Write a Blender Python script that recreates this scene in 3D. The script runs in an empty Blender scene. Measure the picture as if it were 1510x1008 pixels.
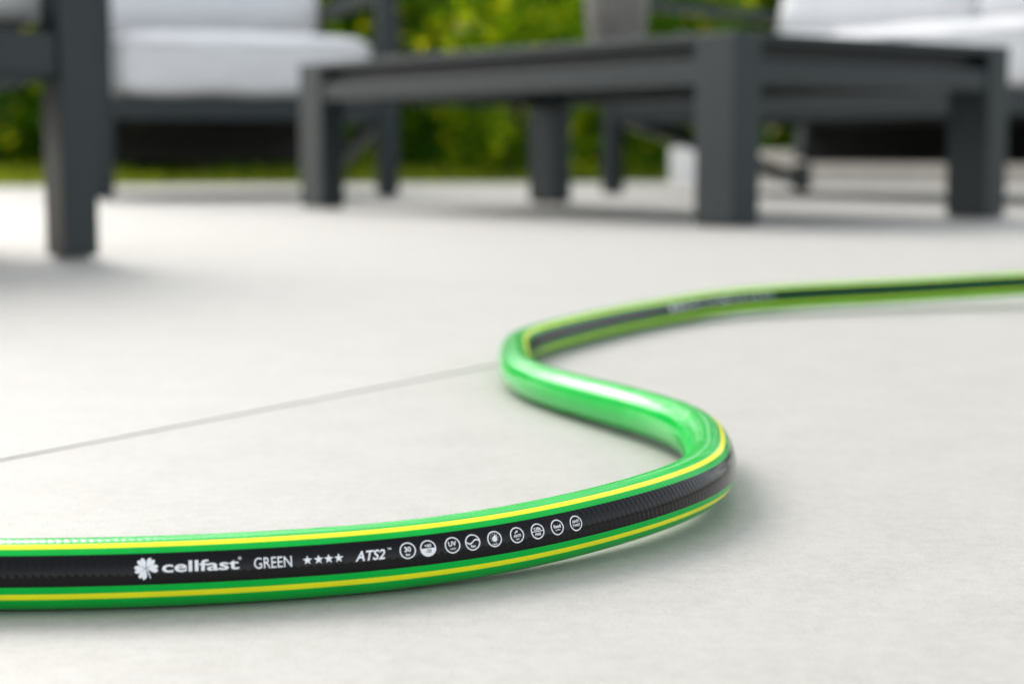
import bpy, bmesh, math, random
from math import radians, sin, cos, pi, sqrt, atan2
from mathutils import Vector, Matrix

random.seed(7)
sc = bpy.context.scene
COL = sc.collection

# ------------------------------------------------------------------ camera
cam_d = bpy.data.cameras.new('camera')
cam = bpy.data.objects.new('camera', cam_d)
COL.objects.link(cam)
cam.location = (0, 0, 0.12)
cam.rotation_euler = (radians(90 - 6.01), 0, 0)
cam_d.sensor_width = 36
cam_d.lens = 63.18
cam_d.clip_start = 0.01
cam_d.clip_end = 500
cam_d.dof.use_dof = True
cam_d.dof.focus_distance = 0.525
cam_d.dof.aperture_fstop = 10.6
sc.camera = cam

# ------------------------------------------------------------------ sky, sun, exposure
SUN_EL, SUN_AZ = radians(36), radians(-33)          # azimuth from +Y, clockwise
world = bpy.data.worlds.new('World')
sc.world = world
world.use_nodes = True
wn = world.node_tree
wn.nodes.clear()
w_out = wn.nodes.new('ShaderNodeOutputWorld')
w_bg = wn.nodes.new('ShaderNodeBackground')
w_sky = wn.nodes.new('ShaderNodeTexSky')
w_sky.sky_type = 'NISHITA'
w_sky.sun_disc = False
w_sky.sun_elevation = SUN_EL
w_sky.sun_rotation = SUN_AZ
w_sky.air_density = 1.2
w_sky.dust_density = 3.0
w_sky.ozone_density = 1.0
w_hs = wn.nodes.new('ShaderNodeHueSaturation')
w_hs.inputs['Saturation'].default_value = 0.30
wn.links.new(w_sky.outputs[0], w_hs.inputs['Color'])
wn.links.new(w_hs.outputs[0], w_bg.inputs['Color'])
w_bg.inputs['Strength'].default_value = 0.15
wn.links.new(w_bg.outputs[0], w_out.inputs['Surface'])

sun_d = bpy.data.lights.new('sun', 'SUN')
sun_d.energy = 0.6
sun_d.angle = radians(29)
sun_d.color = (1.0, 0.95, 0.87)
sun = bpy.data.objects.new('sun', sun_d)
COL.objects.link(sun)
sdir = Vector((sin(SUN_AZ) * cos(SUN_EL), cos(SUN_AZ) * cos(SUN_EL), sin(SUN_EL)))
sun.rotation_euler = sdir.to_track_quat('Z', 'Y').to_euler()
sun.location = sdir * 30

sc.view_settings.view_transform = 'Standard'
sc.view_settings.look = 'None'
sc.view_settings.exposure = 1.25
sc.view_settings.gamma = 1.0

# ------------------------------------------------------------------ materials
def newmat(name):
    m = bpy.data.materials.new(name)
    m.use_nodes = True
    nt = m.node_tree
    return m, nt, nt.nodes['Principled BSDF']

def N(nt, t, **kw):
    n = nt.nodes.new(t)
    for k, v in kw.items():
        setattr(n, k, v)
    return n

def noise(nt, scale, detail=3, rough=0.55, coord=None):
    n = N(nt, 'ShaderNodeTexNoise')
    n.inputs['Scale'].default_value = scale
    n.inputs['Detail'].default_value = detail
    n.inputs['Roughness'].default_value = rough
    if coord is not None:
        nt.links.new(coord, n.inputs['Vector'])
    return n

def ramp(nt, fac, stops):
    r = N(nt, 'ShaderNodeValToRGB')
    el = r.color_ramp.elements
    el[0].position, el[0].color = stops[0][0], (*stops[0][1], 1)
    el[1].position, el[1].color = stops[-1][0], (*stops[-1][1], 1)
    for p, c in stops[1:-1]:
        e = el.new(p)
        e.color = (*c, 1)
    nt.links.new(fac, r.inputs[0])
    return r

def bump(nt, bsdf, height, strength, dist):
    b = N(nt, 'ShaderNodeBump')
    b.inputs['Strength'].default_value = strength
    b.inputs['Distance'].default_value = dist
    nt.links.new(height, b.inputs['Height'])
    nt.links.new(b.outputs[0], bsdf.inputs['Normal'])
    return b

def math_n(nt, op, a, b=None):
    m = N(nt, 'ShaderNodeMath', operation=op)
    for i, v in enumerate((a, b)):
        if v is None:
            continue
        if isinstance(v, (int, float)):
            m.inputs[i].default_value = v
        else:
            nt.links.new(v, m.inputs[i])
    return m.outputs[0]

def mat_simple(name, col, rough, var=0.15, vscale=20, bscale=None, bstr=0.2, bdist=0.001, spec=0.5):
    m, nt, p = newmat(name)
    tc = N(nt, 'ShaderNodeTexCoord')
    n = noise(nt, vscale, 4, 0.6, tc.outputs['Object'])
    lo = tuple(c * (1 - var) for c in col)
    hi = tuple(min(1, c * (1 + var)) for c in col)
    r = ramp(nt, n.outputs['Fac'], [(0.3, lo), (0.7, hi)])
    nt.links.new(r.outputs[0], p.inputs['Base Color'])
    p.inputs['Roughness'].default_value = rough
    p.inputs['Specular IOR Level'].default_value = spec
    if bscale:
        bn = noise(nt, bscale, 3, 0.6, tc.outputs['Object'])
        bump(nt, p, bn.outputs['Fac'], bstr, bdist)
    return m

def mat_tile():
    m, nt, p = newmat('pale_porcelain')
    geo = N(nt, 'ShaderNodeNewGeometry')
    oi = N(nt, 'ShaderNodeObjectInfo')
    pos = geo.outputs['Position']
    n1 = noise(nt, 26, 6, 0.66, pos)
    n2 = noise(nt, 170, 4, 0.7, pos)
    n3 = noise(nt, 900, 2, 0.6, pos)
    a = math_n(nt, 'MULTIPLY', n1.outputs['Fac'], 0.26)
    b = math_n(nt, 'MULTIPLY', n2.outputs['Fac'], 0.38)
    c = math_n(nt, 'MULTIPLY', n3.outputs['Fac'], 0.36)
    s = math_n(nt, 'ADD', math_n(nt, 'ADD', a, b), c)
    r = ramp(nt, s, [(0.36, (0.347, 0.333, 0.303)), (0.5, (0.414, 0.401, 0.370)), (0.64, (0.464, 0.452, 0.422))])
    mv = math_n(nt, 'ADD', math_n(nt, 'MULTIPLY', oi.outputs['Random'], 0.05), 0.965)
    hs = N(nt, 'ShaderNodeHueSaturation')
    nt.links.new(mv, hs.inputs['Value'])
    nt.links.new(r.outputs[0], hs.inputs['Color'])
    nt.links.new(hs.outputs[0], p.inputs['Base Color'])
    p.inputs['Roughness'].default_value = 0.55
    p.inputs['Specular IOR Level'].default_value = 0.35
    h = math_n(nt, 'ADD', math_n(nt, 'MULTIPLY', n2.outputs['Fac'], 0.5), math_n(nt, 'MULTIPLY', n3.outputs['Fac'], 0.5))
    bump(nt, p, h, 0.5, 0.0006)
    return m

def mat_hose(name, col, rough=0.14, relief=1.0, sss=0.0, spec=0.5, ior=1.5):
    """glossy PVC; braid relief from the hose's own length/girth coordinates (metres)"""
    m, nt, p = newmat(name)
    uv = N(nt, 'ShaderNodeUVMap')
    sp = N(nt, 'ShaderNodeSeparateXYZ')
    nt.links.new(uv.outputs[0], sp.inputs[0])
    geo = N(nt, 'ShaderNodeNewGeometry')
    nz = noise(nt, 140, 3, 0.6, geo.outputs['Position'])
    n = noise(nt, 60, 3, 0.6, geo.outputs['Position'])
    lo = tuple(c * 0.93 for c in col)
    hi = tuple(min(1, c * 1.07) for c in col)
    r = ramp(nt, n.outputs['Fac'], [(0.3, lo), (0.7, hi)])
    nt.links.new(r.outputs[0], p.inputs['Base Color'])
    wob = math_n(nt, 'MULTIPLY', math_n(nt, 'SUBTRACT', nz.outputs['Fac'], 0.5), 1.3)
    u = math_n(nt, 'MULTIPLY', sp.outputs[0], pi / 0.0021)
    v = math_n(nt, 'MULTIPLY', sp.outputs[1], pi / 0.0070)
    s1 = math_n(nt, 'ABSOLUTE', math_n(nt, 'SINE', math_n(nt, 'ADD', math_n(nt, 'ADD', u, v), wob)))
    s2 = math_n(nt, 'ABSOLUTE', math_n(nt, 'SINE', math_n(nt, 'ADD', math_n(nt, 'SUBTRACT', u, math_n(nt, 'MULTIPLY', v, 2.0)), wob)))
    h = math_n(nt, 'ADD', math_n(nt, 'MULTIPLY', s1, 0.75), math_n(nt, 'MULTIPLY', s2, 0.25))
    gate = math_n(nt, 'MULTIPLY', math_n(nt, 'SUBTRACT', n.outputs['Fac'], 0.30), 2.2)
    amt = math_n(nt, 'MULTIPLY', h, math_n(nt, 'MULTIPLY', nz.outputs['Fac'], math_n(nt, 'MINIMUM', math_n(nt, 'MAXIMUM', gate, 0.45), 1.0)))
    bump(nt, p, amt, 0.55 * relief, 0.00022)
    p.inputs['Roughness'].default_value = rough
    p.inputs['Specular IOR Level'].default_value = spec
    p.inputs['IOR'].default_value = ior
    if sss:
        p.inputs['Subsurface Weight'].default_value = sss
        p.inputs['Subsurface Radius'].default_value = (0.3, 1.0, 0.4)
        p.inputs['Subsurface Scale'].default_value = 0.002
    return m

def mat_leaf(name, stops, trans=0.45):
    m, nt, p = newmat(name)
    geo = N(nt, 'ShaderNodeNewGeometry')
    r = ramp(nt, geo.outputs['Random Per Island'], stops)
    nt.links.new(r.outputs[0], p.inputs['Base Color'])
    p.inputs['Roughness'].default_value = 0.6
    p.inputs['Specular IOR Level'].default_value = 0.2
    tr = N(nt, 'ShaderNodeBsdfTranslucent')
    hs = N(nt, 'ShaderNodeHueSaturation')
    hs.inputs['Value'].default_value = 2.3
    hs.inputs['Hue'].default_value = 0.485
    nt.links.new(r.outputs[0], hs.inputs['Color'])
    nt.links.new(hs.outputs[0], tr.inputs['Color'])
    mx = N(nt, 'ShaderNodeMixShader')
    mx.inputs[0].default_value = trans
    nt.links.new(p.outputs[0], mx.inputs[1])
    nt.links.new(tr.outputs[0], mx.inputs[2])
    nt.links.new(mx.outputs[0], nt.nodes['Material Output'].inputs['Surface'])
    return m

M = {}
M['tile'] = mat_tile()
M['grout'] = mat_simple('grout', (0.41, 0.397, 0.367), 0.9, 0.15, 60, 300, 0.3, 0.001)
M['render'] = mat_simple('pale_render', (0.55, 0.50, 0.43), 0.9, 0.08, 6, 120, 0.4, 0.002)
M['lit_end'] = mat_simple('lit_end_white', (0.84, 0.82, 0.78), 0.9, 0.05, 6, 120, 0.4, 0.002)  # light on the kerb's end, put in as a whiter colour
M['metal'] = mat_simple('anthracite_powder_coat', (0.014, 0.021, 0.023), 0.42, 0.10, 14, 700, 0.15, 0.0004, 0.40)
M['metal_dark'] = mat_simple('darkened_powder_coat', (0.009, 0.011, 0.012), 0.55, 0.10, 14, 700, 0.15, 0.0004)
M['slat'] = mat_simple('dark_brown_grey_slat', (0.015, 0.0135, 0.012), 0.6, 0.22, 25, 300, 0.2, 0.0005)
M['under_seat_black'] = mat_simple('black_shade_liner', (0.003, 0.003, 0.003), 0.9, 0.2, 60, 900, 0.4, 0.0005)  # near-black, puts the shade under the seats into the colour
M['fabric'] = mat_simple('pale_grey_fabric', (0.66, 0.662, 0.668), 0.92, 0.035, 30, 1200, 0.35, 0.0006, spec=0.2)
M['foot'] = mat_simple('grey_plastic_foot', (0.30, 0.29, 0.28), 0.6, 0.08, 30)
M['stoneware'] = mat_simple('taupe_stoneware', (0.15, 0.14, 0.125), 0.38, 0.16, 18, 200, 0.15, 0.001)
M['green'] = mat_hose('green_pvc', (0.0, 0.47, 0.052), 0.10, 1.5, 0.0, 0.45, 1.33)
M['yellow'] = mat_hose('yellow_pvc', (0.97, 0.93, 0.015), 0.18, 0.6, 0.0, 0.32)
M['black'] = mat_hose('black_pvc', (0.0025, 0.0025, 0.003), 0.06, 2.3, 0.0, 0.23)
M['print'] = mat_simple('white_print', (0.82, 0.83, 0.84), 0.4, 0.10, 2200)
M['print_dark'] = mat_simple('dark_print', (0.012, 0.012, 0.013), 0.3, 0.04, 900)
M['bark'] = mat_simple('bark', (0.10, 0.07, 0.045), 0.9, 0.35, 20, 80, 0.5, 0.01)
M['soil'] = mat_simple('lawn_soil', (0.060, 0.080, 0.020), 0.95, 0.35, 3, 30, 0.5, 0.02)
M['grass'] = mat_leaf('grass_blades', [(0.0, (0.06, 0.11, 0.004)), (0.5, (0.15, 0.21, 0.008)), (1.0, (0.30, 0.32, 0.020))], 0.4)
GREENS = [
    [(0.0, (0.016, 0.068, 0.002)), (0.55, (0.061, 0.169, 0.002)), (0.84, (0.173, 0.281, 0.003)), (1.0, (0.689, 0.656, 0.009))],
    [(0.0, (0.041, 0.122, 0.002)), (0.5, (0.132, 0.263, 0.003)), (0.80, (0.344, 0.440, 0.005)), (1.0, (0.700, 0.700, 0.015))],
    [(0.0, (0.012, 0.053, 0.002)), (0.6, (0.036, 0.116, 0.002)), (0.9, (0.121, 0.216, 0.003)), (1.0, (0.527, 0.488, 0.007))],
]
for i, g in enumerate(GREENS):
    M['leaf%d' % i] = mat_leaf('leaves_%d' % i, g)

# ------------------------------------------------------------------ helpers
def link(name, me, mat, parent=None):
    o = bpy.data.objects.new(name, me)
    COL.objects.link(o)
    if mat is not None and me is not None:
        me.materials.clear()
        me.materials.append(mat)
    if parent is not None:
        o.parent = parent
    return o

def empty(name, label, cat, loc=(0, 0, 0), rotz=0, group=None):
    o = bpy.data.objects.new(name, None)
    COL.objects.link(o)
    o.empty_display_size = 0.1
    o.location = loc
    o.rotation_euler = (0, 0, rotz)
    o['label'] = label
    o['category'] = cat
    if group:
        o['group'] = group
    return o

def bm_mesh(bm, name, smooth=False):
    me = bpy.data.meshes.new(name)
    bm.normal_update()
    bm.to_mesh(me)
    bm.free()
    if smooth:
        for p in me.polygons:
            p.use_smooth = True
    return me

def box_mesh(name, x0, x1, y0, y1, z0, z1, bev=0.003):
    bm = bmesh.new()
    bmesh.ops.create_cube(bm, size=1)
    for v in bm.verts:
        v.co = ((x0 + x1) / 2 + v.co.x * (x1 - x0), (y0 + y1) / 2 + v.co.y * (y1 - y0), (z0 + z1) / 2 + v.co.z * (z1 - z0))
    if bev:
        bmesh.ops.bevel(bm, geom=bm.edges[:], offset=bev, segments=2, affect='EDGES', profile=0.6)
    return bm_mesh(bm, name)

def box(name, b, mat, parent, bev=0.003):
    return link(name, box_mesh(name, *b, bev), mat, parent)

def bar(name, p, q, w, h, mat, parent, bev=0.003):
    """rectangular bar from p to q: w across (horizontal), h upright"""
    p, q = Vector(p), Vector(q)
    d = (q - p)
    L = d.length
    me = box_mesh(name, -w / 2, w / 2, 0, L, -h / 2, h / 2, bev)
    y = d.normalized()
    up = Vector((0, 0, 1)) if abs(y.z) < 0.95 else Vector((0, 1, 0))
    x = y.cross(up).normalized()
    z = x.cross(y)
    mt = Matrix((x, y, z)).transposed().to_4x4()
    mt.translation = p
    me.transform(mt)
    return link(name, me, mat, parent)

def cushion_mesh(name, sx, sy, sz, crown=0.03, rad=0.045, seed=0):
    """soft box, base at z=0, centred on x/y, crowned top with slight puckers"""
    rng = random.Random(seed)
    n = 14
    bm = bmesh.new()
    bmesh.ops.create_cube(bm, size=2)
    bmesh.ops.subdivide_edges(bm, edges=bm.edges[:], cuts=n, use_grid_fill=True)
    ph = [rng.uniform(0, 6) for _ in range(6)]
    for v in bm.verts:
        p = v.co.copy()
        hx, hy, hz = sx / 2, sy / 2, sz / 2
        c = Vector((p.x * hx, p.y * hy, p.z * hz))
        inner = Vector((max(-hx + rad, min(hx - rad, c.x)), max(-hy + rad, min(hy - rad, c.y)), max(-hz + rad, min(hz - rad, c.z))))
        d = c - inner
        if d.length > 1e-9:
            d = d.normalized() * rad
        c = inner + d
        fx, fy, fz = 1 - p.x ** 2, 1 - p.y ** 2, 1 - p.z ** 2
        c.z += (1 if p.z > 0 else -0.15) * crown * max(0, fx) ** 0.6 * max(0, fy) ** 0.6 * abs(p.z)
        c.x += 0.010 * p.x * max(0, fy) * max(0, fz)
        c.y += 0.012 * p.y * max(0, fx) * max(0, fz)
        c.z += 0.003 * sin(9 * p.x + ph[0]) * sin(7 * p.y + ph[1])
        c.y += 0.002 * sin(11 * p.x + ph[2]) * sin(5 * p.z + ph[3])
        c.z += hz
        v.co = c
    return bm_mesh(bm, name, True)

def piping_mesh(name, sx, sy, z, r=0.005):
    """thin cord loop round a cushion at height z"""
    pts = []
    rad = 0.045
    for cx, cy, a0 in ((1, 1, 0), (-1, 1, 90), (-1, -1, 180), (1, -1, 270)):
        for k in range(6):
            a = radians(a0 + 18 * k)
            pts.append(Vector((cx * (sx / 2 - rad) + cos(a) * (rad + .003), cy * (sy / 2 - rad) + sin(a) * (rad + .003), z)))
    bm = bmesh.new()
    rings = []
    m = len(pts)
    for i, p in enumerate(pts):
        t = (pts[(i + 1) % m] - pts[i - 1]).normalized()
        nrm = t.cross(Vector((0, 0, 1)))
        rings.append([bm.verts.new(p + nrm * r * cos(j * pi / 3) + Vector((0, 0, r * sin(j * pi / 3)))) for j in range(6)])
    for i in range(m):
        a, b = rings[i], rings[(i + 1) % m]
        for j in range(6):
            bm.faces.new((a[j], a[(j + 1) % 6], b[(j + 1) % 6], b[j]))
    return bm_mesh(bm, name, True)

# ------------------------------------------------------------------ ground: lawn and patio
bm = bmesh.new()
bmesh.ops.create_grid(bm, x_segments=4, y_segments=4, size=150)
lawn = link('lawn', bm_mesh(bm, 'lawn'), M['soil'])
lawn.location = (0, 20, -0.036)
lawn['kind'] = 'structure'

EDGE_P, EDGE_A = Vector((-1.81, 6.45)), radians(22)          # far edge of the paving
edge_n = Vector((-sin(EDGE_A), cos(EDGE_A)))
def clip(poly, p, n):
    out = []
    for i in range(len(poly)):
        a, b = poly[i], poly[(i + 1) % len(poly)]
        da, db = (a - p).dot(n), (b - p).dot(n)
        if da <= 0:
            out.append(a)
        if da * db < 0:
            out.append(a + (b - a) * (da / (da - db)))
    return out

def prism(name, poly, z0, z1, ch):
    n = len(poly)
    c = sum(poly, Vector((0, 0))) / n
    rmin = min((p - c).length for p in poly) * 0.7
    k = max(0.5, 1 - ch / max(rmin, 1e-4))
    vs = [(p.x, p.y, z0) for p in poly] + [(p.x, p.y, z1 - ch * 0.8) for p in poly]
    vs += [(c.x + (p.x - c.x) * k, c.y + (p.y - c.y) * k, z1) for p in poly]
    fs = [tuple(range(2 * n, 3 * n))]
    for i in range(n):
        j = (i + 1) % n
        fs.append((i, j, n + j, n + i))
        fs.append((n + i, n + j, 2 * n + j, 2 * n + i))
    me = bpy.data.meshes.new(name)
    me.from_pydata(vs, [], fs)
    return me

X0, X1, Y0, Y1 = -5.0, 5.2, -3.2, 9.2
outer = clip([Vector((X0, Y0)), Vector((X1, Y0)), Vector((X1, Y1)), Vector((X0, Y1))], EDGE_P, edge_n)
patio = link('patio_floor', prism('patio_floor', outer, -0.034, -0.0006, 0.001), M['grout'])
patio['kind'] = 'structure'
TM, TN = Vector((0.516, 0.857)), Vector((0.857, -0.516))      # joint directions
TS, TL, JW = 0.80, 1.20, 0.0034
sides = [(Vector((X1, 0)), Vector((1, 0))), (Vector((X0, 0)), Vector((-1, 0))), (Vector((0, Y0)), Vector((0, -1))), (EDGE_P, edge_n)]
for i in range(-12, 12):
    for j in range(-8, 14):
        a0, b0 = -0.531 + i * TS + JW / 2, 1.35 + j * TL + JW / 2
        a1, b1 = a0 + TS - JW, b0 + TL - JW
        poly = [TN * a + TM * b for a, b in ((a0, b0), (a1, b0), (a1, b1), (a0, b1))]
        if (poly[1] - poly[0]).cross(poly[2] - poly[1]) < 0:
            poly.reverse()
        for p, n in sides:
            if len(poly) >= 3:
                poly = clip(poly, p, n)
        if len(poly) < 3:
            continue
        area = abs(sum(poly[k].cross(poly[(k + 1) % len(poly)]) for k in range(len(poly)))) / 2
        if area < 0.004:
            continue
        link('tile', prism('tile', poly, -0.02, random.uniform(-0.0001, 0.0001), 0.0002), M['tile'], patio)

# low rendered kerb wall behind the sofa
U = Vector((-0.607, 0.795, 0)).normalized()      # along the table
W = Vector((0.795, 0.607, 0)).normalized()       # across the table
S0 = Vector((0.262, 5.28, 0))
kw0 = Vector((0.632, 7.05, 0))
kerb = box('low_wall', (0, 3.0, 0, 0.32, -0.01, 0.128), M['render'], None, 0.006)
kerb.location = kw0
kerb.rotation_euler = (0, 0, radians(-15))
box('lit_end_block', (-0.016, 0.085, -0.012, 0.332, -0.009, 0.140), M['lit_end'], kerb, 0.008)  # white stands for the light caught by the wall's end
kerb['label'] = 'low beige rendered wall with its lit end put in as a white block, behind the sofa'
kerb['category'] = 'wall'

# ------------------------------------------------------------------ lounge furniture
def make_seat(name, label, Wd, n_seats, loc, rotz, group, seed, D=0.80):
    """frame: front posts, level arms, seat rails, sloping lower struts to the rear feet, slatted back"""
    t = empty(name, label, 'sofa' if n_seats > 1 else 'armchair', loc, rotz, group)
    met, dk = M['metal'], M['metal_dark']
    lw = 0.053
    AZ = 0.545
    for x in (0.0, Wd - lw):
        p = box('front_leg', (x, x + lw, 0, 0.042, 0.004, AZ), met, t)
        box('foot', (x + .008, x + lw - .008, .008, .034, 0.0, 0.0045), M['foot'], p, 0)
        bar('arm', (x + lw / 2, -0.008, AZ + 0.012), (x + lw / 2, D + 0.05, AZ - 0.014), lw + 0.01, 0.026, met, t)
        bar('strut', (x + lw / 2, 0.040, 0.225), (x + lw / 2, D - 0.031, 0.036), 0.034, 0.040, met, t)
        q = box('rear_leg', (x + .002, x + lw - .002, D - 0.03, D + 0.012, 0.004, 0.085), met, t)
        box('foot', (x + .008, x + lw - .008, D - .024, D + .006, 0.0, 0.0045), M['foot'], q, 0)
        box('side_rail', (x + .004, x + lw - .004, 0.043, D - .031, 0.205, 0.252), met, t)
        bar('back_post', (x + lw / 2, D - 0.016, 0.10), (x + lw / 2, D + 0.115, 0.78), 0.040, 0.030, met, t)
    box('front_rail', (lw + .001, Wd - lw - .001, 0.003, 0.038, 0.205, 0.257), met, t)
    box('rear_rail', (lw + .001, Wd - lw - .001, D - .028, D + .004, 0.205, 0.250), dk, t)
    # seat slats (front to back)
    ns = max(6, int(Wd / 0.115))
    for k in range(ns):
        x = lw + (Wd - 2 * lw) * (k + 0.5) / ns
        box('seat_slat', (x - 0.036, x + 0.036, 0.039, D - .029, 0.222, 0.240), M['slat'], t, 0.002)
    # back slats: run from near the floor to the top of the back
    z = 0.100
    k = 0
    while z < 0.76:
        yy = D - 0.012 + max(0.0, z - 0.28) * 0.21
        if not 0.196 < z < 0.26:
            box('back_slat', (lw + .002, Wd - lw - .002, yy - .008, yy + .008, z, z + 0.046), M['slat'], t, 0.002)
        z += 0.0525
        k += 1
    bar('top_rail', (0.0, D + 0.118, 0.790), (Wd, D + 0.118, 0.790), 0.034, 0.034, met, t)
    # rear liner below the seat, its black put in to deepen the shade there
    ly = D - .0275 if n_seats > 1 else D - .003
    box('shade_liner', (lw + .004, Wd - lw - .004, ly, ly + .005, 0.088, 0.204), M['under_seat_black'], t, 0)
    # mid support from the seat to the floor
    # cushions
    cw = (Wd - 2 * lw - 0.012) / n_seats
    for s in range(n_seats):
        cx = lw + 0.006 + cw * (s + 0.5)
        c = link('seat_cushion', cushion_mesh('seat_cushion', cw - 0.006, 0.66, 0.165, 0.018, 0.042, seed + s), M['fabric'], t)
        c.location = (cx, 0.335, 0.259)
        pz = link('piping', piping_mesh('piping', cw - 0.006, 0.66, 0.140), M['fabric'], c)
        b = link('back_cushion', cushion_mesh('back_cushion', cw - 0.02, 0.44, 0.16, 0.035, 0.05, seed + 9 + s), M['fabric'], t)
        b.rotation_euler = (radians(76), 0, 0)
        b.location = (cx, D + 0.005, 0.655)
        link('piping', piping_mesh('piping', cw - 0.02, 0.44, 0.125), M['fabric'], b)
    return t

make_seat('armchair', 'anthracite armchair with pale grey cushions at the left end of the coffee table', 0.81, 1,
          (-1.066, 4.60, 0), radians(20), 'armchairs of the lounge set', 1)
make_seat('armchair', 'nearest armchair, its dark front leg standing at the left edge of the picture', 0.78, 1,
          (-0.467, 2.035, 0), atan2(U.y, U.x), 'armchairs of the lounge set', 21)
make_seat('sofa', 'anthracite two-seat sofa with pale cushions behind the coffee table', 1.64, 2,
          S0, atan2(-U.y, -U.x), None, 41, 0.82)

# coffee table: local x along W, local y along U, origin at the near corner
tb = empty('coffee_table', 'low anthracite coffee table with thick square-edged legs', 'table', (0.338 + 0.015, 2.87, 0), atan2(W.y, W.x))
TX, TY, TH = 0.69, 1.345, 0.311
LX, LY = 0.058, 0.092
for x in (0, TX - LX):
    for y in (0, TY - LY):
        lg = box('leg', (x, x + LX, y, y + LY, 0.004, TH), M['metal'], tb, 0.004)
        box('foot', (x + .008, x + LX - .008, y + .008, y + LY - .008, 0, 0.0045), M['foot'], lg, 0)
for x in (0.004, TX - 0.044):
    box('long_rail', (x, x + 0.040, LY + .001, TY - LY - .001, TH - 0.082, TH - 0.044), M['metal'], tb)
    xi = x + (0.028 if x < 0.1 else -0.012)
    box('shadow_gap_band', (xi, xi + 0.024, LY + .001, TY - LY - .001, TH - 0.0435, TH - 0.0165), M['metal_dark'], tb)  # darker metal puts the shade of the recess into the colour
    box('top_edge', (x - .002, x + 0.042, LY + .001, TY - LY - .001, TH - 0.016, TH), M['metal'], tb)
for y in (0.004, TY - 0.044):
    box('short_rail', (LX + .001, TX - LX - .001, y, y + 0.040, TH - 0.082, TH - 0.044), M['metal'], tb)
    yi = y + (0.028 if y < 0.1 else -0.012)
    box('shadow_gap_band', (LX + .001, TX - LX - .001, yi, yi + 0.024, TH - 0.0435, TH - 0.0165), M['metal_dark'], tb)  # same darkened metal for the recess shade on the short sides
    box('top_edge', (LX + .001, TX - LX - .001, y - .002, y + 0.042, TH - 0.016, TH), M['metal'], tb)
nb = 5
for k in range(nb):
    x0 = 0.0565 + (TX - 0.113) * k / nb
    x1 = 0.0565 + (TX - 0.113) * (k + 1) / nb - 0.005
    y0, y1 = 0.0565, TY - 0.0565
    if k in (0, nb - 1):
        y0, y1 = LY + .002, TY - LY - .002
    box('top_plank', (x0, x1, y0, y1, TH - 0.018, TH - 0.001), M['metal'], tb, 0.002)

# stoneware pot on the table
def lathe(name, prof, n=40):
    bm = bmesh.new()
    rings = []
    for r, z in prof:
        rings.append([bm.verts.new((r * cos(2 * pi * i / n), r * sin(2 * pi * i / n), z)) for i in range(n)])
    for a, b in zip(rings, rings[1:]):
        for i in range(n):
            bm.faces.new((a[i], a[(i + 1) % n], b[(i + 1) % n], b[i]))
    bm.faces.new(list(reversed(rings[0])))
    bm.faces.new(rings[-1])
    return bm_mesh(bm, name, True)
pot = link('stoneware_pot', lathe('stoneware_pot', [(0.052, 0), (0.058, 0.003), (0.063, 0.03), (0.069, 0.09), (0.072, 0.15), (0.071, 0.19), (0.074, 0.194), (0.075, 0.206), (0.072, 0.212), (0.066, 0.210), (0.064, 0.19), (0.064, 0.05), (0.0, 0.045)][:-1]), M['stoneware'])
ctr = Vector((0.353, 2.87, 0)) + W * (TX / 2) + U * (TY / 2)
pot.location = (ctr.x - 0.012, ctr.y, TH - 0.001)
pot.scale = (0.88, 0.88, 0.88)
pot['label'] = 'round taupe stoneware pot standing on the coffee table'
pot['category'] = 'pot'

# ------------------------------------------------------------------ garden hose
HR = 0.0094
CTRL = [(-0.5175, 0.4843, 0.0094), (-0.4376, 0.4802, 0.0094), (-0.3676, 0.4766, 0.0094), (-0.3077, 0.4735, 0.0094), (-0.2578, 0.4709, 0.0094), (-0.2178, 0.4689, 0.0094), (-0.1779, 0.4668, 0.0094), (-0.1386, 0.4648, 0.0094), (-0.1019, 0.4673, 0.0094), (-0.0679, 0.4742, 0.0094), (-0.0361, 0.4847, 0.0094), (-0.006, 0.5012, 0.0099), (0.0225, 0.5252, 0.0110), (0.048, 0.5552, 0.0120), (0.0658, 0.5899, 0.0124), (0.0706, 0.6321, 0.0122), (0.0733, 0.6778, 0.0119), (0.0663, 0.7233, 0.0113), (0.0481, 0.7684, 0.011), (0.028, 0.8152, 0.0101), (0.0106, 0.8613, 0.0095), (0.0025, 0.9061, 0.0094), (0.0022, 0.9499, 0.0094), (0.0017, 0.991, 0.0094), (0.0042, 1.0282, 0.0094), (0.0147, 1.0622, 0.0094), (0.0282, 1.0959, 0.0094), (0.0422, 1.1288, 0.0094), (0.0568, 1.1608, 0.0094), (0.0722, 1.1919, 0.0094), (0.0886, 1.2221, 0.0094), (0.1061, 1.2511, 0.0094), (0.1276, 1.2825, 0.0101), (0.1495, 1.3075, 0.0110), (0.1745, 1.3265, 0.0116), (0.2015, 1.3429, 0.0121), (0.2299, 1.3563, 0.0127), (0.2571, 1.3664, 0.0131), (0.2852, 1.3773, 0.0136), (0.3127, 1.3882, 0.0141), (0.3411, 1.4000, 0.0148), (0.3731, 1.4127, 0.0155), (0.4071, 1.4268, 0.0163), (0.4496, 1.4439, 0.0174), (0.4964, 1.4638, 0.0186), (0.5431, 1.4808, 0.0195), (0.5943, 1.4967, 0.0200), (0.5858, 1.3611, 0.0198), (0.6600, 1.4050, 0.0180), (0.7300, 1.4180, 0.0145), (0.8000, 1.4310, 0.0110), (0.8700, 1.4440, 0.0094), (0.9400, 1.4570, 0.0094), (1.0100, 1.4700, 0.0094)]
cp = [Vector(c) for c in CTRL]
cp = [2 * cp[0] - cp[1]] + cp + [2 * cp[-1] - cp[-2]]
PATH = []
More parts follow.
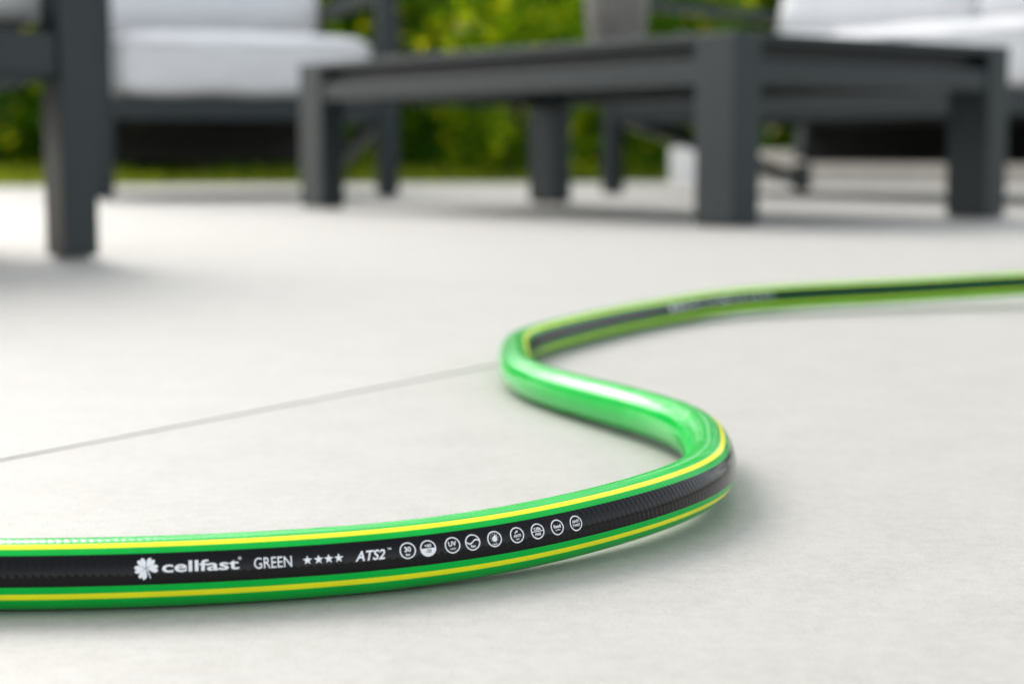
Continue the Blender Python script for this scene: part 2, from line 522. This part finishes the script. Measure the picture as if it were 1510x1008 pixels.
for i in range(len(cp) - 3):
    a, b, c, d = cp[i:i + 4]
    for k in range(24):
        t = k / 24
        PATH.append(((1 - t) ** 3 * a + (3 * t ** 3 - 6 * t * t + 4) * b + (-3 * t ** 3 + 3 * t * t + 3 * t + 1) * c + t ** 3 * d) / 6)
SL = [0.0]
for a, b in zip(PATH, PATH[1:]):
    SL.append(SL[-1] + (b - a).length)
LEN = SL[-1]
import bisect
def smooth(e0, e1, x):
    t = max(0.0, min(1.0, (x - e0) / (e1 - e0)))
    return t * t * (3 - 2 * t)
def frame(s):
    """centre, side vector (to the right of travel), up vector at length s"""
    s = max(0.0, min(LEN - 1e-6, s))
    i = min(len(SL) - 2, max(0, bisect.bisect_right(SL, s) - 1))
    f = (s - SL[i]) / (SL[i + 1] - SL[i])
    p = PATH[i].lerp(PATH[i + 1], f)
    a, b = PATH[max(0, i - 1)], PATH[min(len(PATH) - 1, i + 2)]
    a2, b2 = PATH[max(0, i - 2)], PATH[min(len(PATH) - 1, i + 1)]
    t = ((b - a).normalized() * f + (b2 - a2).normalized() * (1 - f)).normalized()
    r = t.cross(Vector((0, 0, 1))).normalized()
    return p, r, r.cross(t)
def roll(s):
    return 17.0 - 8.5 * smooth(0.62, 0.85, s) + 10.0 * smooth(0.97, 1.14, s)
def surf(s, deg, off=0.0):
    """point and normal on the hose: deg is measured from the middle of the black band"""
    p, r, u = frame(s)
    a = radians(deg + roll(s))
    n = r * cos(a) + u * sin(a)
    return p + n * (HR + off), n

hose = empty('garden_hose', 'green garden hose with black band and yellow stripes curving across the paving', 'hose', (0, 0, 0))
RINGS = int(LEN / 0.0019)
def sector(name, d0, d1, mat, label=None):
    nseg = max(2, int(abs(d1 - d0) / 4.2))
    vs, ns, uvs = [], [], []
    for i in range(RINGS + 1):
        s = LEN * i / RINGS
        for j in range(nseg + 1):
            dg = d0 + (d1 - d0) * j / nseg
            p, n = surf(s, dg)
            vs.append(p)
            ns.append(n)
            uvs.append((s, radians(dg) * HR))
    fs = []
    m = nseg + 1
    for i in range(RINGS):
        for j in range(nseg):
            fs.append((i * m + j, (i + 1) * m + j, (i + 1) * m + j + 1, i * m + j + 1))
    me = bpy.data.meshes.new(name)
    me.from_pydata(vs, [], fs)
    uvl = me.uv_layers.new(name='UVMap')
    for lp in me.loops:
        uvl.data[lp.index].uv = uvs[lp.vertex_index]
    for p in me.polygons:
        p.use_smooth = True
    me.normals_split_custom_set_from_vertices(ns)
    o = link(name, me, mat, hose)
    if label:
        o['label'] = label
    return o
sector('black_band', -26, 26, M['black'], 'glossy black band carrying the white print')
sector('green_edge', 26, 38.5, M['green'])
sector('green_edge', -38.5, -26, M['green'])
sector('yellow_stripe', 38.5, 50, M['yellow'], 'upper yellow stripe')
sector('yellow_stripe', -49.5, -38.5, M['yellow'], 'lower yellow stripe')
sector('green_jacket', 50, 310.5, M['green'], 'bright green glossy jacket')

# ---- white print on the black band (flat shapes in millimetres laid on the hose)
def text_flat(body, height, bold=0.0, width=None, shear=0.0, align='CENTER', xs=1.0, spacing=1.0):
    cu = bpy.data.curves.new('txt', 'FONT')
    cu.body = body
    cu.size = 1.0
    cu.align_x = align
    cu.offset = bold
    cu.shear = shear
    cu.space_character = spacing
    cu.resolution_u = 4
    o = bpy.data.objects.new('txt', cu)
    COL.objects.link(o)
    dg = bpy.context.evaluated_depsgraph_get()
    dg.update()
    me = bpy.data.meshes.new_from_object(o.evaluated_get(dg))
    bpy.data.objects.remove(o)
    bpy.data.curves.remove(cu)
    vs = [v.co.copy() for v in me.vertices]
    x0, x1 = min(v.x for v in vs), max(v.x for v in vs)
    y0, y1 = min(v.y for v in vs), max(v.y for v in vs)
    k = height / (y1 - y0)
    kx = (width / (x1 - x0)) if width else k * xs
    pts = [((v.x - (x0 + x1) / 2) * kx, (v.y - (y0 + y1) / 2) * k) for v in vs]
    fs = [tuple(p.vertices) for p in me.polygons]
    bpy.data.meshes.remove(me)
    return pts, fs

def poly_flat(pts):
    return list(pts), [tuple(range(len(pts)))]

def ring_flat(r0, r1, n=36, a0=0, a1=360):
    pts, fs = [], []
    full = abs(a1 - a0) >= 360
    k = n if full else n + 1
    for i in range(k):
        a = radians(a0 + (a1 - a0) * i / n)
        pts += [(r0 * cos(a), r0 * sin(a)), (r1 * cos(a), r1 * sin(a))]
    for i in range(n):
        j = (i + 1) % k
        fs.append((2 * i, 2 * i + 1, 2 * j + 1, 2 * j))
    return pts, fs

def move(sh, dx, dy):
    return [(x + dx, y + dy) for x, y in sh[0]], sh[1]

def merge(*shs):
    pts, fs = [], []
    for p, f in shs:
        o = len(pts)
        pts += p
        fs += [tuple(i + o for i in q) for q in f]
    return pts, fs

def wrap(name, sh, s, mat, parent, dy=0.0, off=0.00005, fine=True):
    """lay a flat shape (mm) on the hose at length s"""
    bm = bmesh.new()
    vv = [bm.verts.new((x, y, 0)) for x, y in sh[0]]
    for f in sh[1]:
        try:
            bm.faces.new([vv[i] for i in f])
        except ValueError:
            pass
    bmesh.ops.remove_doubles(bm, verts=bm.verts[:], dist=1e-5)
    bmesh.ops.triangulate(bm, faces=bm.faces[:])
    for _ in range(3 if fine else 1):
        ed = [e for e in bm.edges if e.calc_length() > 0.7]
        if not ed:
            break
        bmesh.ops.subdivide_edges(bm, edges=ed, cuts=1)
        bmesh.ops.triangulate(bm, faces=bm.faces[:])
    bm.normal_update()
    bmesh.ops.reverse_faces(bm, faces=[q for q in bm.faces if q.normal.z < 0])
    ns = []
    for v in bm.verts:
        p, n = surf(s + v.co.x * 1e-3, math.degrees((v.co.y + dy) * 1e-3 / HR), off)
        v.co = p
        ns.append(n)
    me = bpy.data.meshes.new(name)
    bm.to_mesh(me)
    bm.free()
    for p in me.polygons:
        p.use_smooth = True
    me.normals_split_custom_set_from_vertices(ns)
    return link(name, me, mat, parent)

def heart(ang, r):
    """heart-shaped clover leaf pointing outward at ang degrees"""
    pts = []
    for i in range(24):
        t = 2 * pi * i / 24
        x = 16 * sin(t) ** 3
        y = 13 * cos(t) - 5 * cos(2 * t) - 2 * cos(3 * t) - cos(4 * t)
        pts.append((x / 17 * r * 0.37, (y + 17) / 29 * r))
    a = radians(ang - 90)
    return poly_flat([(x * cos(a) - y * sin(a), x * sin(a) + y * cos(a)) for x, y in pts])

def star_flat(r):
    pts = []
    for i in range(10):
        a = radians(90 + 36 * i)
        q = r if i % 2 == 0 else r * 0.42
        pts.append((q * cos(a), q * sin(a)))
    return [(0, 0)] + pts, [(0, 1 + i, 1 + (i + 1) % 10) for i in range(10)]

def print_run(s0, near=True):
    f = near
    P = M['print']
    def at(x):
        return s0 + x * 0.943
    clover = merge(*[heart(a, 2.95) for a in (124, 58, -2, 186, 246)],
                   poly_flat([(0.1, -0.2), (0.45, -0.2), (1.15, -2.55), (0.95, -2.65)]))
    wrap('clover_emblem', clover, at(0), P, hose, 0.1, fine=f)
    wrap('lettering', text_flat('cellfast', 2.95, 0.019, 19.3), at(0.01440), P, hose, 0.35, fine=f)
    wrap('registered_mark', merge(ring_flat(0.30, 0.42, 16), text_flat('R', 0.4, 0.02)), at(0.0249), P, hose, 1.75, fine=False)
    wrap('lettering', text_flat('GREEN', 2.95, 0.004, 9.7), at(0.0338), P, hose, 0.15, fine=f)
    for x in (0.0432, 0.0463, 0.0491, 0.0519):
        wrap('star', star_flat(1.28), at(x), P, hose, 0.1, fine=False)
    wrap('lettering', text_flat('ATS2', 2.75, 0.022, 8.2, 0.28), at(0.0608), P, hose, 0.1, fine=f)
    wrap('trade_mark', text_flat('TM', 0.55, 0.01), at(0.0664), P, hose, 1.35, fine=False)
    ring = ring_flat(1.93, 2.27)
    D = M['print_dark']
    bx = [0.0717, 0.0778, 0.0853, 0.0917, 0.0989, 0.1066, 0.1140, 0.1214, 0.1288]
    sun_rays = [poly_flat([(cos(a) * 1.0 - sin(a) * .12, sin(a) * 1.0 + cos(a) * .12 + .35), (cos(a) * 1.0 + sin(a) * .12, sin(a) * 1.0 - cos(a) * .12 + .35), (cos(a) * 1.45, sin(a) * 1.45 + .35)]) for a in [k * pi / 5 for k in range(10)]]
    wave_t = [(-1.95 + 3.9 * k / 12, 0.15 + 0.50 * sin(k / 12 * 2 * pi + pi * 0.95)) for k in range(13)]
    wave = ([(x, y + .20) for x, y in wave_t] + [(x, y - .20) for x, y in wave_t], [(k, k + 1, 14 + k, 13 + k) for k in range(12)])
    content = [
        [move(text_flat('30', 1.45, 0.030), 0, 0.35), move(text_flat('bar', 0.72, 0.025), 0, -1.05)],
        [move(text_flat('+60', 0.95, 0.022), 0, 0.75), poly_flat([(2.0 * cos(radians(a)), 2.0 * sin(radians(a))) for a in range(180, 361, 10)])],
        [move(text_flat('UV', 1.35, 0.028), 0, 0.4), move(text_flat('resist', 0.52, 0.02), 0, -0.95)],
        [wave, move(text_flat('flex', 0.75, 0.025), 0, -1.05)],
        [ring_flat(0.0001, 0.78, 20), ([(p[0], p[1] + .35) for p in ring_flat(0.35, 0.8, 14, -90, 90)[0]], ring_flat(0.35, 0.8, 14, -90, 90)[1])] + sun_rays + [move(text_flat('resist', 0.50, 0.02), 0, -1.4)],
        [move(text_flat('ANTI', 0.80, 0.03), 0, -0.2), move(text_flat('algae', 0.55, 0.02), 0, -1.15), move(star_flat(0.5), 0.1, 1.0), move(star_flat(0.32), -0.45, 0.65)],
        [move(text_flat('CdBa', 0.82, 0.03), 0, 0.72), poly_flat([(-1.98, -.12), (1.98, -.12), (1.98, .10), (-1.98, .10)]), move(text_flat('FREE', 0.72, 0.03), 0, -0.85)],
        [move(text_flat('food', 1.05, 0.035), 0, 0.3), move(text_flat('quality', 0.62, 0.02), 0, -0.75)],
        [move(text_flat('ANTI', 0.85, 0.03), 0, 0.55), move(text_flat('TWIST', 0.72, 0.03), 0, -0.6)],
    ]
    for i, (x, shs) in enumerate(zip(bx, content)):
        dy = 0.35
        b = wrap('badge', merge(ring, *shs), at(x), P, hose, dy, fine=f)
        if i == 1:
            wrap('badge_lettering', text_flat('-20', 0.95, 0.022), at(x), D, b, dy - 0.75, off=0.00009, fine=False)

print_run(0.4214, True)
print_run(1.3238, False)

# ------------------------------------------------------------------ lawn blades, shrubs and hedge
def rot_leaf(vs, fs, c, ln, wd, rng, up=0.0):
    d = Vector((rng.gauss(0, 1), rng.gauss(0, 1), rng.gauss(0, 0.7) + up)).normalized()
    o = d.cross(Vector((rng.gauss(0, 1), rng.gauss(0, 1), rng.gauss(0, 1)))).normalized()
    n = d.cross(o)
    b = len(vs)
    vs += [c - d * ln * .5, c + o * wd * .5 + n * wd * .12, c + d * ln * .5 - n * ln * .1, c - o * wd * .5 + n * wd * .12]
    fs += [(b, b + 1, b + 2), (b, b + 2, b + 3)]

def make_shrub(name, label, cat, x, y, rx, ry, h, n_leaf, mat, seed, group):
    rng = random.Random(seed)
    t = empty(name, label, cat, (x, y, -0.035), rng.uniform(0, 6), group)
    # stems
    bm = bmesh.new()
    for k in range(6):
        a = rng.uniform(0, 2 * pi)
        p = Vector((cos(a) * .05, sin(a) * .05, 0))
        q = Vector((cos(a) * rx * rng.uniform(.3, .8), sin(a) * ry * rng.uniform(.3, .8), h * rng.uniform(.55, .9)))
        m = p.lerp(q, .5) + Vector((rng.uniform(-.06, .06), rng.uniform(-.06, .06), .08))
        prev = None
        for pt, r in ((p, .018), (m, .012), (q, .005)):
            ring = [bm.verts.new(pt + Vector((r * cos(j * pi / 3), r * sin(j * pi / 3), 0))) for j in range(6)]
            if prev:
                for j in range(6):
                    bm.faces.new((prev[j], prev[(j + 1) % 6], ring[(j + 1) % 6], ring[j]))
            prev = ring
    link('trunk', bm_mesh(bm, 'trunk', True), M['bark'], t)
    vs, fs = [], []
    clumps = []
    for k in range(70):
        a = rng.uniform(0, 2 * pi)
        zz = rng.random() ** 0.9
        prof = (0.85 + .15 * sin(zz * 3)) * (1 - max(0, zz - .6) ** 1.6 * 2.0)
        rr = sqrt(rng.random()) * prof
        clumps.append((Vector((cos(a) * rx * rr, sin(a) * ry * rr, .06 + zz * (h - .14))), rng.uniform(.08, .20)))
    for k in range(n_leaf):
        c, cr = clumps[rng.randrange(len(clumps))]
        v = Vector((rng.gauss(0, 1), rng.gauss(0, 1), rng.gauss(0, 1)))
        p = c + v.normalized() * cr * rng.random() ** .5
        p.z = max(p.z, .03)
        rot_leaf(vs, fs, p, rng.uniform(.06, .11), rng.uniform(.04, .065), rng)
    me = bpy.data.meshes.new('crown')
    me.from_pydata(vs, [], fs)
    link('crown', me, mat, t)
    return t

G = 'shrubs along the far edge of the paving'
make_shrub('shrub', 'leafy green shrub showing at the left edge under the nearest armchair', 'shrub', -2.45, 8.2, .62, .5, 1.35, 3000, M['leaf0'], 11, G)
make_shrub('shrub', 'leafy shrub rising behind the left armchair', 'shrub', -1.45, 8.35, .60, .5, 1.30, 3000, M['leaf2'], 12, G)
make_shrub('shrub', 'dark shrub glimpsed beside the left leg of the coffee table', 'shrub', -0.75, 8.3, .42, .4, 1.25, 2200, M['leaf2'], 13, G)
make_shrub('shrub', 'bright lime-green shrub framed under the coffee table', 'shrub', -0.02, 8.5, .50, .45, 1.30, 2800, M['leaf1'], 14, G)
make_shrub('shrub', 'dark green shrub seen left of the sofa, behind the table', 'shrub', 0.72, 8.6, .45, .45, 1.35, 2600, M['leaf0'], 15, G)

rng = random.Random(99)
vs, fs = [], []
for k in range(30000):
    x = rng.uniform(-5.5, 6)
    y = 9.75 + rng.uniform(0, .9) + .12 * x
    h = 1.45 + .16 * sin(x * 1.7) + .09 * sin(x * 4.1 + 1)
    z = rng.uniform(-.02, h)
    rot_leaf(vs, fs, Vector((x, y, z)), rng.uniform(.10, .16), rng.uniform(.07, .10), rng)
me = bpy.data.meshes.new('hedge')
me.from_pydata(vs, [], fs)
hd = link('hedge', me, M['leaf2'])
hd['kind'] = 'stuff'
hd['label'] = 'dense dark green hedge closing the garden behind the shrubs'
hd['category'] = 'hedge'

# unseen trees added beyond the hedge; the gap in their crowns shapes the hose highlight
vs, fs = [], []
for tx, ty, tr, z0, z1 in ((-3.3, 17, 2.5, 1.6, 10.6), (0.4, 18, 2.5, 1.8, 11.6), (4.0, 17, 2.6, 1.5, 11.0), (8.2, 16, 2.9, 1.2, 10.4), (-21, 16, 3.2, 1.0, 6.0)):
    cl = []
    for k in range(60):
        d = Vector((rng.gauss(0, 1), rng.gauss(0, 1), rng.gauss(0, 1))).normalized() * rng.random() ** .4
        cl.append((Vector((tx + d.x * tr, ty + d.y * tr, (z0 + z1) / 2 + d.z * (z1 - z0) / 2)), rng.uniform(.4, .8)))
    for k in range(5200):
        c, cr = cl[rng.randrange(60)]
        d = Vector((rng.gauss(0, 1), rng.gauss(0, 1), rng.gauss(0, 1))).normalized() * cr * rng.random() ** .5
        rot_leaf(vs, fs, c + d, rng.uniform(.16, .28), rng.uniform(.12, .18), rng)
    b = len(vs)
    for z, r in ((-.04, .16), (z0 + 1.5, .11)):
        vs += [Vector((tx + r * cos(j * pi / 4), ty + r * sin(j * pi / 4), z)) for j in range(8)]
    fs += [(b + j, b + (j + 1) % 8, b + 8 + (j + 1) % 8, b + 8 + j) for j in range(8)]
me = bpy.data.meshes.new('added_trees_beyond_hedge')
me.from_pydata(vs, [], fs)
tb_ = link('added_trees_beyond_hedge', me, M['leaf2'])
tb_['kind'] = 'stuff'
tb_['label'] = 'mass of unseen trees added far beyond the hedge to shape the hose highlight'
tb_['category'] = 'trees'

vs, fs = [], []
for k in range(22000):
    x = rng.uniform(-3.6, 4.0)
    y = rng.uniform(6.2, 9.6)
    if (Vector((x, y)) - EDGE_P).dot(edge_n) < 0.02:
        continue
    a = rng.uniform(0, 2 * pi)
    h = rng.uniform(.05, .09) + .05 * (sin(x * 2.3) * sin(y * 3.1 + x))
    w = rng.uniform(.004, .008)
    lx, ly = rng.gauss(0, .022), rng.gauss(0, .022)
    b = len(vs)
    vs += [(x - cos(a) * w, y - sin(a) * w, -.036), (x + cos(a) * w, y + sin(a) * w, -.036), (x + lx, y + ly, -.035 + h)]
    fs.append((b, b + 1, b + 2))
me = bpy.data.meshes.new('grass')
me.from_pydata(vs, [], fs)
gr = link('grass', me, M['grass'])
gr['kind'] = 'stuff'
gr['label'] = 'short green grass between the paving and the shrubs'
gr['category'] = 'grass'
